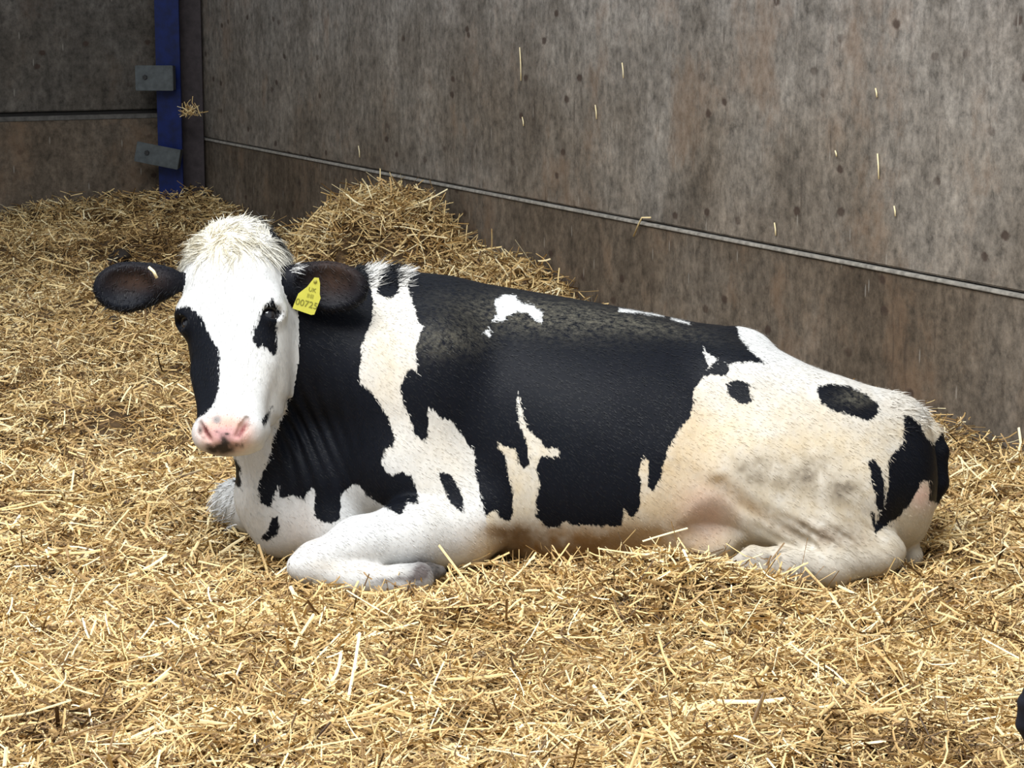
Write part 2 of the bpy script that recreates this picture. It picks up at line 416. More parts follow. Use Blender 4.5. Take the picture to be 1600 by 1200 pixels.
# ------------------------------------------------------------------ implicit modelling
class Field:
    def __init__(s, lo, hi, h):
        s.lo = np.array(lo, float); s.h = h
        s.n = np.ceil((np.array(hi) - s.lo) / h).astype(int) + 1
        s.ax = [(s.lo[i] + h * np.arange(s.n[i])).astype(np.float32) for i in range(3)]
        s.a = np.full(s.n, 1.0, dtype=np.float32)
    def region(s, lo, hi):
        i0 = np.clip(np.floor((np.array(lo) - s.lo) / s.h).astype(int), 0, s.n)
        i1 = np.clip(np.ceil((np.array(hi) - s.lo) / s.h).astype(int) + 1, 0, s.n)
        sl = tuple(slice(a, b) for a, b in zip(i0, i1))
        g = (s.ax[0][sl[0]][:, None, None], s.ax[1][sl[1]][None, :, None], s.ax[2][sl[2]][None, None, :])
        return sl, g
    def op(s, d, sl, k, mode='add'):
        a = s.a[sl]
        if a.size == 0: return
        d = d.astype(np.float32)
        if mode == 'add':
            h = np.clip(.5 + .5 * (d - a) / k, 0, 1)
            s.a[sl] = d + (a - d) * h * 1.0 - k * h * (1 - h) if False else (a * (1 - h) * 0 + 0) + (d * (1 - h) + a * h - k * h * (1 - h))
        elif mode == 'cut':
            d = -d
            h = np.clip(.5 - .5 * (d - a) / k, 0, 1)
            s.a[sl] = d * (1 - h) + a * h + k * h * (1 - h)
    def cone(s, p0, r0, p1, r1, k=.04, mode='add'):
        p0, p1 = np.asarray(p0, float), np.asarray(p1, float)
        m = max(r0, r1) + k + .05
        sl, (x, y, z) = s.region(np.minimum(p0, p1) - m, np.maximum(p0, p1) + m)
        b = p1 - p0; bb = b @ b + 1e-12
        X, Y, Z = x - p0[0], y - p0[1], z - p0[2]
        t = np.clip((X * b[0] + Y * b[1] + Z * b[2]) / bb, 0, 1)
        d = np.sqrt((X - t * b[0]) ** 2 + (Y - t * b[1]) ** 2 + (Z - t * b[2]) ** 2) - (r0 + (r1 - r0) * t)
        s.op(d, sl, k, mode)
    def chain(s, pts, k=.04):
        for (p, r), (q, r2) in zip(pts, pts[1:]): s.cone(p, r, q, r2, k)
    def ell(s, c, r, k=.04, R=None, mode='add'):
        c = np.asarray(c, float); r = np.asarray(r, float)
        R = np.eye(3) if R is None else np.asarray(R)      # rows = axes
        m = max(r) + k + .05
        sl, (x, y, z) = s.region(c - m, c + m)
        X, Y, Z = x - c[0], y - c[1], z - c[2]
        k0 = 0; k1 = 0
        for i in range(3):
            q = (X * R[i][0] + Y * R[i][1] + Z * R[i][2]) / r[i]
            k0 = k0 + q * q; k1 = k1 + (q / r[i]) ** 2
        k0 = np.sqrt(k0); k1 = np.sqrt(k1) + 1e-9
        s.op(k0 * (k0 - 1) / k1, sl, k, mode)
    def loft(s, O, R, st, k=.04, ex=2.0, taper=0.0, cap=.08, lo=None, hi=None):
        """R rows = (along, side, up); st rows: along, half side, half up, side offset, up offset"""
        st = np.asarray(st, float)
        u = np.linspace(st[0, 0], st[-1, 0], 300)
        tab = [smooth_interp(u, st[:, 0], st[:, j]) for j in range(1, 5)]
        sl, (x, y, z) = s.region(lo, hi)
        X, Y, Z = x - O[0], y - O[1], z - O[2]
        U, A, B = [(X * R[i][0] + Y * R[i][1] + Z * R[i][2]) for i in range(3)]
        uc = np.clip(U, u[0], u[-1])
        a, b, oa, ob = [np.interp(uc, u, t).astype(np.float32) for t in tab]
        qb = (B - ob) / b
        a = a * (1 - taper * np.clip(qb, -1, 1))
        qa = (A - oa) / a
        over = (U - uc) / cap
        rho = (np.abs(qa) ** ex + np.abs(qb) ** ex) ** (1 / ex)
        rho = np.sqrt(rho ** 2 + over ** 2)
        d = (rho - 1) * np.minimum(a, b)
        s.op(d, sl, k)
    def sample(s, p, arr=None):
        arr = s.a if arr is None else arr
        q = (p - s.lo) / s.h
        i = np.clip(np.floor(q).astype(int), 0, s.n - 2); f = q - i
        r = 0
        for dx in (0, 1):
            for dy in (0, 1):
                for dz in (0, 1):
                    w = (f[:, 0] if dx else 1 - f[:, 0]) * (f[:, 1] if dy else 1 - f[:, 1]) * (f[:, 2] if dz else 1 - f[:, 2])
                    r = r + w * arr[i[:, 0] + dx, i[:, 1] + dy, i[:, 2] + dz]
        return r
    def mesh(s):
        """naive surface nets"""
        a = s.a; S = a < 0
        n = np.array(a.shape) - 1
        cnt = np.zeros(n, dtype=np.int8)
        cs = [(dx, dy, dz) for dx in (0, 1) for dy in (0, 1) for dz in (0, 1)]
        for dx, dy, dz in cs:
            cnt += S[dx:dx + n[0], dy:dy + n[1], dz:dz + n[2]]
        act = (cnt > 0) & (cnt < 8)
        idx = np.argwhere(act)
        vid = np.full(n, -1, dtype=np.int32); vid[act] = np.arange(len(idx))
        val = np.stack([a[idx[:, 0] + c[0], idx[:, 1] + c[1], idx[:, 2] + c[2]] for c in cs], 1)
        acc = np.zeros((len(idx), 3)); num = np.zeros(len(idx))
        for i in range(8):
            for j in range(i + 1, 8):
                ci, cj = np.array(cs[i]), np.array(cs[j])
                if abs(ci - cj).sum() != 1: continue
                m = (val[:, i] < 0) != (val[:, j] < 0)
                t = val[m, i] / (val[m, i] - val[m, j])
                acc[m] += ci + t[:, None] * (cj - ci); num[m] += 1
        V = s.lo + s.h * (idx + acc / num[:, None])
        quads = []
        for ax in range(3):
            b_, c_ = (ax + 1) % 3, (ax + 2) % 3
            s0 = [slice(None)] * 3; s1 = [slice(None)] * 3
            s0[ax] = slice(0, -1); s1[ax] = slice(1, None)
            d = S[tuple(s0)].astype(np.int8) - S[tuple(s1)].astype(np.int8)
            e = np.argwhere(d != 0)
            e = e[(e[:, b_] > 0) & (e[:, c_] > 0) & (e[:, b_] < n[b_]) & (e[:, c_] < n[c_])]
            sg = d[tuple(e.T)]
            def v(ob, oc):
                q = e.copy(); q[:, b_] += ob; q[:, c_] += oc
                return vid[tuple(q.T)]
            Q = np.stack([v(-1, -1), v(0, -1), v(0, 0), v(-1, 0)], 1)
            Q[sg < 0] = Q[sg < 0][:, ::-1]
            quads.append(Q)
        F = np.concatenate(quads)
        F = F[(F >= 0).all(1)]
        return V, F
    def snap(s, V, it=2):
        """pull vertices on to the surface of the field"""
        for _ in range(it):
            e = s.h * .5
            d = s.sample(V)
            g = np.stack([s.sample(V + np.eye(3)[i] * e) - s.sample(V - np.eye(3)[i] * e) for i in range(3)], 1) / (2 * e)
            V = V - g * (d / (np.maximum((g * g).sum(1), .2)))[:, None] * .8
        return V
    def normals(s, V):
        e = s.h
        g = np.stack([s.sample(V + np.eye(3)[i] * e) - s.sample(V - np.eye(3)[i] * e) for i in range(3)], 1)
        return g / (np.linalg.norm(g, axis=1)[:, None] + 1e-9)

def smooth_interp(x, xp, yp):
    """Catmull-Rom / finite-difference Hermite"""
    m = np.empty_like(yp); dx = np.diff(xp); s = np.diff(yp) / dx
    m[0], m[-1] = s[0], s[-1]
    m[1:-1] = (s[:-1] * dx[1:] + s[1:] * dx[:-1]) / (dx[1:] + dx[:-1])
    i = np.clip(np.searchsorted(xp, x) - 1, 0, len(xp) - 2)
    h = dx[i]; t = (x - xp[i]) / h
    return ((2 * t**3 - 3 * t**2 + 1) * yp[i] + (t**3 - 2 * t**2 + t) * h * m[i] + (-2 * t**3 + 3 * t**2) * yp[i + 1] + (t**3 - t**2) * h * m[i + 1])
def frame(u, w):
    """rows: u, v = lateral, w (made perpendicular)"""
    u = np.asarray(u, float); u = u / np.linalg.norm(u)
    w = np.asarray(w, float); w = w - (w @ u) * u; w = w / np.linalg.norm(w)
    v = np.cross(u, w)
    return np.array([u, v, w])

# ------------------------------------------------------------------ the cow
LO, HI = (-1.04, 4.86, -.13), (1.20, 6.16, .93)
VOX = .0047
B = Field(LO, HI, VOX)        # trunk, neck and legs
# trunk: px, back line, belly height, depth of the spine, half width
stn = [(545, 470, .12, 5.66, .17), (590, 432, .04, 5.66, .23), (650, 433, -.03, 5.66, .285), (760, 446, -.05, 5.66, .345),
       (880, 466, -.07, 5.64, .385), (1000, 488, -.07, 5.62, .385), (1090, 506, -.06, 5.60, .355), (1155, 517, -.05, 5.58, .315),
       (1230, 566, -.05, 5.56, .28), (1310, 632, -.04, 5.54, .25), (1375, 670, -.02, 5.52, .205), (1412, 690, .02, 5.51, .15)]
st = []
for px, py, zb, Y, hw in stn:
    t_ = P(px, py, Y)
    zt = t_[2]
    st.append((t_[0], hw, (zt - zb) / 2, Y - 5.6, (zt + zb) / 2))
B.loft((0, 5.6, 0), np.array([[1., 0, 0], [0, 1., 0], [0, 0, 1.]]), st, .05, 2.15, .16, .065, LO, HI)
# neck and chest
B.chain([(P(650, 600, 5.64), .26), (P(560, 570, 5.62), .225), (P(480, 545, 5.58), .185), (P(405, 505, 5.50), .135)], .07)
B.cone(P(640, 720, 5.58), .22, P(500, 745, 5.54), .15, .08)
B.cone(P(500, 745, 5.54), .15, P(440, 775, 5.52), .10, .08)
B.chain([(P(415, 600, 5.45), .075), (P(408, 690, 5.46), .06), (P(418, 780, 5.47), .06), (P(440, 835, 5.46), .055)], .06)
B.cone(P(440, 815, 5.46), .055, P(520, 830, 5.42), .07, .06)
# shoulder and left foreleg
B.ell(P(655, 630, 5.43), (.15, .12, .24), .09, frame((.25, 0, 1), (0, 1, 0))[[1, 2, 0]])
B.cone(P(640, 735, 5.40), .115, P(728, 812, 5.34), .095, .07)
B.chain([(P(722, 832, 5.33), .088), (P(640, 838, 5.25), .083), (P(560, 852, 5.19), .064), (P(490, 876, 5.14), .040), (P(466, 886, 5.12), .026)], .03)
B.ell(P(484, 884, 5.125), (.045, .035, .032), .02)
B.chain([(P(488, 892, 5.13), .038), (P(560, 905, 5.12), .034), (P(625, 907, 5.12), .034), (P(655, 902, 5.13), .036)], .02)
# right foreleg, folded on the far side of the brisket
B.chain([(P(480, 790, 5.72), .09), (P(400, 790, 5.78), .07), (P(366, 782, 5.84), .045), (P(356, 786, 5.86), .038)], .04)
# hip, pins, thigh
B.ell(P(1165, 562, 5.44), (.07, .07, .06), .12)
B.ell(P(1400, 655, 5.44), (.06, .06, .05), .07)
B.ell(P(1275, 698, 5.42), (.26, .16, .185), .10, frame((1, 0, -.28), (0, 0, 1)))
B.ell(P(1180, 745, 5.32), (.15, .11, .13), .08, frame((1, 0, .5), (0, 0, 1)))
B.ell(P(1300, 770, 5.33), (.17, .13, .13), .08)
B.ell(P(1400, 745, 5.47), (.09, .16, .17), .06)
B.ell(P(1375, 790, 5.40), (.07, .09, .09), .06)
# lower leg: gaskin to hock, then cannon forwards along the straw
B.chain([(P(1180, 800, 5.27), .06), (P(1280, 838, 5.25), .065), (P(1365, 862, 5.24), .05)], .05)
B.chain([(P(1372, 866, 5.24), .048), (P(1300, 884, 5.18), .046), (P(1230, 888, 5.16), .046), (P(1160, 886, 5.15), .05), (P(1118, 890, 5.14), .045)], .03)
B.ell(P(1382, 862, 5.25), (.05, .035, .035), .03)
B.ell(P(1100, 825, 5.36), (.10, .10, .09), .06)          # udder
B.ell(P(1432, 775, 5.56), (.05, .07, .055), .03)          # far buttock
B.cone(P(1398, 862, 5.44), .036, P(1426, 868, 5.40), .026, .02)   # the other hind foot
# tail
B.chain([(P(1360, 640, 5.53), .034), (P(1402, 646, 5.53), .034), (P(1432, 656, 5.52), .031), (P(1454, 680, 5.51), .028), (P(1464, 706, 5.50), .028), (P(1464, 755, 5.49), .028), (P(1455, 788, 5.48), .016)], .012)
B.ell(P(1168, 540, 5.54), (.045, .05, .030), .05)
# flank fold: a hollow in front of the stifle
B.cone(P(1118, 768, 5.17), .015, P(1112, 838, 5.185), .085, .022, 'cut')
B.ell(P(1112, 835, 5.37), (.10, .10, .08), .03)
B.cone(P(1140, 768, 5.195), .012, P(1258, 848, 5.175), .026, .022, 'cut')
B.ell(P(1190, 505, 5.40), (.09, .10, .05), .09, None, 'cut')
B.ell(P(1035, 585, 5.18), (.08, .05, .10), .12, None, 'cut')

# ---- head
HP, HM = P(350, 340, 5.40), P(352, 706, 5.12)
HL = np.linalg.norm(HM - HP)
yaw = math.radians(-9)
HR = frame(HM - HP, (math.sin(yaw), -math.cos(yaw), .0))
HR[1] = -HR[1] if HR[1][0] < 0 else HR[1]                # v to the right of the photo
def hd(py, v, w):
    """point of the head: down the face (photo row), sideways, outwards"""
    return HP + HR[0] * (py - 340) / 366 * HL + HR[1] * v + HR[2] * w
Hd = Field(B.lo, HI, VOX); Hd.n = B.n
hst = []
for py, xl, xr, dep, wf in [(338, 305, 400, .13, -.045), (362, 279, 421, .20, -.012), (405, 268, 431, .25, .012), (450, 268, 434, .26, .016), (492, 272, 436, .255, .012),
                            (540, 283, 426, .24, .008), (585, 294, 414, .205, .008), (625, 303, 404, .165, .012), (648, 302, 406, .15, .016), (668, 299, 409, .14, .014), (686, 305, 403, .11, .008)]:
    hst.append(((py - 340) / 366 * HL, (xr - xl) / 2 / 652, dep / 2, ((xl + xr) / 2 - 351) / 652, wf - dep / 2))
lo = np.minimum(HP, HM) - .32; hi = np.maximum(HP, HM) + .32
Hd.loft(HP, HR, hst, .02, 2.5, -.06, .026, lo, hi)
for s_ in (-1, 1):
    Hd.ell(hd(548, s_ * .068, -.140), (.15, .04, .08), .05, HR)         # cheek
    Hd.ell(hd(484, s_ * .100, -.035), (.045, .034, .04), .03, HR)       # orbit
    Hd.cone(hd(470, s_ * .092, -.012), .018, hd(488, s_ * .118, -.05), .016, .02)
    Hd.cone(hd(572, s_ * .075, -.05), .02, hd(640, s_ * .055, -.035), .016, .03)  # facial crest
    Hd.ell(hd(672, s_ * .048, -.012), (.038, .034, .03), .02, HR)        # nostril wing
    Hd.ell(hd(674, s_ * .03, -.02), (.03, .04, .035), .03, HR)
Hd.ell(hd(650, 0, -.085), (.045, .048, .04), .025, HR)                  # chin
Hd.ell(hd(365, 0, -.09), (.05, .085, .07), .04, HR)                       # poll
for s_ in (-1, 1):
    # eye opening and nostrils
    Hd.ell(hd(496, s_ * .118, -.014), (.016, .026, .026), .008, HR, 'cut')
    for (p, q, r0, r1) in [((662, .057, .012), (675, .050, .018), .006, .010), ((675, .050, .018), (687, .034, .014), .010, .006)]:
        Hd.cone(hd(p[0], s_ * p[1], p[2]), r0, hd(q[0], s_ * q[1], q[2]), r1, .008, 'cut')
# mouth
Hd.cone(hd(684, -.055, -.055), .004, hd(692, 0, -.035), .005, .008, 'cut')
Hd.cone(hd(692, 0, -.035), .005, hd(684, .055, -.055), .004, .008, 'cut')

# ---- ears
E = Field(B.lo, HI, VOX); E.n = B.n
def ear(base, tip, half, tilt):
    base, tip = np.asarray(base), np.asarray(tip)
    u = tip - base; L = np.linalg.norm(u)
    R = frame(u, (0.12 * np.sign(u[0]), -1, .18))
    dn = R[1] if R[1][2] < 0 else -R[1]
    c = base + u * .58 + dn * tilt
    E.ell(base + u * .10, (L * .30, .036, .030), .03, R)
    E.ell(c, (L * .46, half, .032), .05, R)
    E.ell(c + R[2] * .034 + R[0] * .004, (L * .37, half * .80, .032), .014, R, 'cut')
ear(P(266, 440, 5.37), P(150, 448, 5.35), .061, .006)
ear(P(436, 440, 5.40), P(570, 452, 5.38), .063, .002)

field_body, field_head, field_ear = B.a.copy(), Hd.a, E.a
full = (slice(None),) * 3
Q = Field(LO, HI, VOX); Q.a = field_body.copy()
Q.op(Hd.a, full, .035)
Q.op(E.a, full, .014)
# folds of skin on the neck and above the hock, ribs
def wrinkle(cpx, dx, amp, wave, ang, Y):
    c = P(*cpx, Y)
    m = .3
    sl, (x, y, z) = Q.region(c - m, c + m)
    X, Y_, Z = x - c[0], y - c[1], z - c[2]
    g = np.exp(-((X / dx[0]) ** 2 + (Y_ / .16) ** 2 + (Z / dx[1]) ** 2))
    ph = (X * math.cos(ang) + Z * math.sin(ang)) * 2 * math.pi / wave
    Q.a[sl] += (amp * g * (np.sin(ph + 2.2 * np.sin(Z * 17 + X * 11)))).astype(np.float32)
wrinkle((470, 680), (.085, .16), .0038, .034, math.radians(18), 5.38)
wrinkle((1270, 835), (.10, .04), .0045, .036, math.radians(60), 5.2)
wrinkle((1340, 835), (.07, .04), .004, .03, math.radians(50), 5.25)
V, F = Q.mesh()
V = Q.snap(V, 1)
NRM = Q.normals(V)
print('cow verts', len(V))

# ---- markings of the coat: outlines on the flank as seen from the animal's left side
PX = photo(V)
def sd_poly(pts, poly):
    """signed distance, positive inside (photo pixels)"""
    poly = np.asarray(poly, float)
    out = np.full(len(pts), -60.0)
    lo, hi = poly.min(0) - 40, poly.max(0) + 40
    m = ((pts > lo) & (pts < hi)).all(1)
    p = pts[m]
    d2 = np.full(len(p), 1e9); ins = np.zeros(len(p), bool)
    for a, b in zip(poly, np.roll(poly, -1, 0)):
        e = b - a; w = p - a
        t = np.clip((w @ e) / (e @ e + 1e-9), 0, 1)
        q = w - t[:, None] * e
        d2 = np.minimum(d2, (q * q).sum(1))
        c = ((a[1] > p[:, 1]) != (b[1] > p[:, 1]))
        xx = a[0] + (p[:, 1] - a[1]) / (b[1] - a[1] + 1e-12) * e[0]
        ins ^= c & (p[:, 0] < xx)
    d = np.sqrt(d2)
    out[m] = np.where(ins, d, -d)
    return out
HEAD_BLACK = [
    [(262,481),(270,482),(294,479),(310,489),(326,520),(340,545),(344,559),(342,608),(336,626),(326,641),(316,650),(306,657),(302,640),(299,600),(285,560),(273,520)],
    [(427,466),(434,482),(441,488),(444,494),(433,492),(433,520),(431,555),(426,554),(418,547),(410,541),(401,543),(395,529),(397,513),(406,492),(417,475)],
    [(426,634),(421,650),(411,672),(408,657)],  # dark gap between cheek and neck, painted on as a black patch
    [(398,345),(412,352),(424,370),(440,392),(440,384),(425,352),(405,338)],
]
BODY_BLACK = [
    [(440,500),(440,415),(470,412),(520,395),(575,425),(578,449),(583,471),(583,487),(579,508),(571,524),(564,545),(563,567),(560,585),(563,599),(576,609),(587,623),(597,636),(608,655),
     (617,681),(614,698),(602,701),(597,727),(602,734),(612,743),(625,738),(641,743),(647,756),(653,774),(653,788),(634,784),(633,796),(625,804),(612,799),(594,788),(572,774),(559,757),(550,757),(534,771),(531,810),(519,818),(503,815),(491,806),(492,765),(487,762),(475,781),(459,774),(447,777),(437,777),(434,759),(428,777),(423,795),(405,784),(403,762),(409,743),(420,718),(425,696),(434,668),(447,640),(456,600),(456,560)],
    [(592,431),(600,415),(619,415),(623,433),(624,457),(612,467),(600,465),(588,457),(592,444)],
    [(641,415),(637,449),(643,468),(648,484),(653,503),(661,511),(653,529),(649,551),(651,569),(653,585),(648,576),(637,579),(629,596),(625,607),(628,620),(637,647),(645,671),(651,681),(664,692),(669,673),(668,647),(669,633),(680,644),(693,655),(704,655),(717,673),(728,690),
     (740,704),(744,746),(754,787),(758,808),(769,798),(775,800),(787,815),(798,812),(802,792),(800,762),(792,737),(790,712),(779,700),(777,690),(790,700),(806,700),(810,723),(819,733),(827,725),(825,700),(812,662),(808,637),(810,612),(817,650),(823,669),(842,687),(854,702),(871,700),(875,706),(869,715),(858,712),(844,715),(837,729),(844,758),(837,783),(837,808),(854,825),(875,823),(885,810),(894,821),(933,821),(971,823),(975,796),(985,808),(994,806),(1000,787),(1002,754),(998,733),(1006,712),(1012,721),(1012,762),(1021,767),(1033,742),(1042,704),(1054,683),(1067,662),(1077,654),(1083,633),(1085,608),(1100,587),(1117,587),(1133,587),(1140,579),(1135,569),(1154,567),(1179,565),(1198,569),(1171,546),(1156,529),(1150,500),(900,440)],
    [(1152,592),(1169,600),(1175,625),(1167,632),(1148,627),(1137,615),(1135,600)],
    [(1276,606),(1296,599),(1328,604),(1356,618),(1372,632),(1374,646),(1360,657),(1336,652),(1304,642),(1282,630)],
    [(1356,720),(1366,718),(1378,736),(1383,768),(1380,800),(1372,796),(1368,776),(1360,744)],
    [(1360,798),(1367,802),(1369,822),(1362,820)],
    [(1410,648),(1424,650),(1436,662),(1446,682),(1458,694),(1475,672),(1492,700),(1492,760),(1472,790),(1452,782),(1452,752),(1440,752),(1424,784),(1400,812),(1380,824),(1368,836),(1365,820),(1380,792),(1388,768),(1387,720),(1402,704),(1412,688),(1412,668)],
    [(420,824),(425,809),(434,807),(437,824),(431,837),(419,845),(408,843)],
    [(355,712),(367,715),(377,731),(375,765),(366,756),(359,740)],
    [(687,738),(700,738),(712,752),(722,774),(724,801),(712,793),(700,777),(687,752)],
]
BODY_WHITE = [
    [(775,467),(785,462),(806,462),(812,473),(833,477),(848,490),(846,504),(835,500),(825,490),(808,487),(794,492),(785,502),(769,502),(777,490),(773,475)],
    [(755,521),(766,511),(766,526)],
    [(1098,542),(1110,556),(1121,560),(1112,571),(1104,580),(1106,567),(1100,554)],
    [(967,482),(1037,491),(1037,494),(967,486)], [(1048,496),(1077,504),(1077,507),(1048,499)],
    [(808,640),(809,612),(812,630)], 
]
sdB = np.max([sd_poly(PX, p) for p in BODY_BLACK], 0)
for p in BODY_WHITE: sdB = np.minimum(sdB, -sd_poly(PX, p))
sdH = np.max([sd_poly(PX, p) for p in HEAD_BLACK], 0)
fb, fh, fe = Q.sample(V, field_body), Q.sample(V, field_head), Q.sample(V, field_ear)
is_head = fh < fb + .004
is_ear = (fe < np.minimum(fb, fh) + .006)
coat = np.where(is_head, sdH, sdB) / 640.0
# far side of the head: only the front of the mask is taken from the outlines
hv = V - HP
hw_ = hv @ HR[2]; hu = (hv @ HR[0]) / HL * 366 + 340; hvv = hv @ HR[1]
coat = np.where(is_head & (hw_ < -.17) & (hu < 560) & (hvv < .0), .03, coat)
coat = np.where(is_ear, .04, coat)
coat = np.clip(coat, -.06, .06)
EARM = is_ear
def blob(px, py, rx, ry, a=0.0, pw=1.0):
    c, s = math.cos(math.radians(a)), math.sin(math.radians(a))
    X, Y = PX[:, 0] - px, PX[:, 1] - py
    u, v = (X * c + Y * s) / rx, (-X * s + Y * c) / ry
    return np.exp(-(u * u + v * v) ** pw)
pn = (noise2(PX[:, 0], PX[:, 1], 14, 3) * .5 + noise2(PX[:, 0], PX[:, 1], 6, 4) * .35 + noise2(PX[:, 0], PX[:, 1], 30, 8) * .5)
tint = np.tile(np.array([.68, .68, .665]), (len(V), 1))
def stain_shade(col, f, noisy=0.0):
    global tint
    f = np.clip(f * (1 + noisy * pn), 0, 1)[:, None]
    tint = tint * (1 - f) + np.array(col) * f
notH = (~is_head).astype(float)
stain_shade((.66, .57, .42), notH * np.clip((PX[:, 1] - 560) / 120, 0, 1) * (PX[:, 0] > 760) * .75, .4)
stain_shade((.66, .58, .45), notH * blob(605, 560, 55, 130) * .8, .3)
stain_shade((.68, .61, .49), notH * blob(690, 720, 70, 100) * .6, .3)
stain_shade((.60, .44, .25), notH * blob(1060, 720, 60, 130, 20) * .55, .4)
stain_shade((.62, .50, .33), notH * blob(1250, 690, 160, 90, 10) * .45, .5)
stain_shade((.30, .17, .07), notH * blob(915, 862, 170, 44, 0, 1.8) * .95, .45)
stain_shade((.22, .14, .075), notH * (blob(800, 832, 55, 16) + blob(1010, 835, 70, 16, -10) ) * .95, .9)
stain_shade((.55, .36, .17), notH * blob(1040, 860, 70, 60) * .6, .4)
stain_shade((.70, .47, .37), notH * blob(1105, 800, 42, 42) * .75, .2)
stain_shade((.24, .20, .15), notH * (blob(1180, 735, 38, 24) + blob(1262, 738, 46, 22, -25) + blob(1310, 765, 36, 22)) * .7, 1.2)
stain_shade((.26, .20, .145), notH * (blob(1275, 832, 85, 22, 8) * .8), 1.0)  # grey-brown dirt, with the shade of the skin creases painted in
stain_shade((.30, .21, .12), notH * (blob(1165, 785, 70, 11, 33) * .7 + blob(1125, 748, 16, 9) * .7), .6)  # shade of the stifle crease painted dark into the coat
stain_shade((.54, .49, .41), notH * np.clip((PX[:, 1] - 850) / 30, 0, 1) * (PX[:, 0] > 1090) * .9, .4)
stain_shade((.12, .11, .10), notH * (blob(1200, 873, 5, 7) + blob(1270, 898, 5, 5)) )
stain_shade((.34, .31, .28), notH * (blob(1165, 880, 30, 18) + blob(1235, 890, 25, 20)) * .5, 1.0)
stain_shade((.82, .58, .48), notH * blob(1440, 775, 22, 22) * .8, .2)
stain_shade((.60, .55, .48), notH * (blob(1400, 630, 40, 20) * .5), .8)
stain_shade((.72, .58, .40), notH * (blob(748, 860, 22, 35) * .5 + blob(560, 888, 70, 10, 5) * .4), .4)
stain_shade((.12, .10, .095), notH * (blob(618, 906, 40, 6, -6) + blob(660, 893, 26, 20)) * .95, .6)
stain_shade((.68, .56, .46), notH * blob(470, 825, 40, 40) * .5, .2)
stain_shade((.56, .50, .42), notH * blob(400, 800, 40, 60) * .5, .4)
# muzzle
H_ = is_head.astype(float)
stain_shade((.70, .64, .50), H_ * blob(345, 378, 60, 32) * .75, .4)
stain_shade((.66, .64, .58), H_ * (blob(350, 440, 60, 40) + blob(385, 590, 30, 50)) * .35, .9)
stain_shade((.62, .57, .48), H_ * blob(440, 600, 25, 60) * .35, .2)
stain_shade((.68, .40, .30), H_ * blob(352, 678, 46, 32, 0, 2.4) * .95)
stain_shade((.74, .42, .42), H_ * blob(352, 679, 30, 14, 0, 1.6) * .9)
stain_shade((.22, .06, .06), H_ * (blob(323, 674, 4, 15, -28) + blob(379, 672, 4, 16, 30)))
stain_shade((.30, .27, .26), H_ * blob(339, 656, 7.5, 6.5, 0, 2))
stain_shade((.05, .04, .035), H_ * np.clip(blob(346, 702, 26, 11, 0, 1.6) + blob(352, 688, 6, 12, -35) + blob(318, 685, 3, 3) + blob(325, 697, 4, 5) + blob(370, 695, 3, 3) + blob(378, 696, 2.5, 4) + blob(338, 674, 3, 2) + blob(355, 678, 4, 2) + blob(313, 672, 3, 7), 0, 1) * .95, .7)
dust = np.clip(blob(830, 495, 120, 25, 8) + blob(690, 530, 70, 26, -5) * .8 + blob(960, 500, 120, 14, 10) + blob(1335, 622, 25, 12) * 1.2, 0, 1) * notH
brown = np.clip(blob(212, 438, 38, 16, 0) + blob(520, 432, 34, 26, 0), 0, 1) * EARM * .8

cow = empty('cow', tuple(P(900, 880, 5.6) * np.array([1, 1, 0])))
tag(cow, 'black and white dairy cow lying on the straw facing the camera, yellow ear tag', 'cow')
body = new_mesh('body', V, F, cow, M['hide'])
attr(body, 'coat', coat); attr(body, 'dust', dust); attr(body, 'brown', brown); attr(body, 'tint', tint, 'COLOR')

# ---- eyes
def uv_ball(name, c, r, mat, parent, R=None, sc=(1, 1, 1), seg=24, rings=16):
    th = np.linspace(0, math.pi, rings + 1); ph = np.linspace(0, 2 * math.pi, seg, endpoint=False)
    V_ = np.stack([np.outer(np.sin(th), np.cos(ph)), np.outer(np.sin(th), np.sin(ph)), np.outer(np.cos(th), np.ones(seg))], -1).reshape(-1, 3) * r * np.array(sc)
    if R is not None: V_ = V_ @ np.asarray(R)
    F_ = []
    for i in range(rings):
        for j in range(seg):
            a, b = i * seg + j, i * seg + (j + 1) % seg
            F_.append([a, a + seg, b + seg, b])
    return new_mesh(name, V_ + c, F_, parent, mat)
for s_ in (-1, 1):
    e = uv_ball('eye', hd(496, s_ * .094, -.036), .0235, M['eye'], cow)
    # lids: a rim tube around the opening
    cen = hd(496, s_ * .1075, -.021)
    n_out = HR[1] * s_ * .68 + HR[2] * .73; n_out /= np.linalg.norm(n_out)
    up = -HR[0]; sd = np.cross(n_out, up)
    pts = []
    K = 28; T = 8
    Vr = []; Fr = []
    for i in range(K):
        a = 2 * math.pi * i / K
        c_ = cen + sd * math.cos(a) * .021 + up * math.sin(a) * .0155 - n_out * .006 * math.cos(a) ** 2
        rad = sd * math.cos(a) + up * math.sin(a)
        for j in range(T):
            b = 2 * math.pi * j / T
            Vr.append(c_ + (rad * math.cos(b) + n_out * math.sin(b)) * .0045)
    for i in range(K):
        for j in range(T):
            Fr.append([i * T + j, ((i + 1) % K) * T + j, ((i + 1) % K) * T + (j + 1) % T, i * T + (j + 1) % T])
    new_mesh('eyelid', Vr, Fr, e, M['rim'])

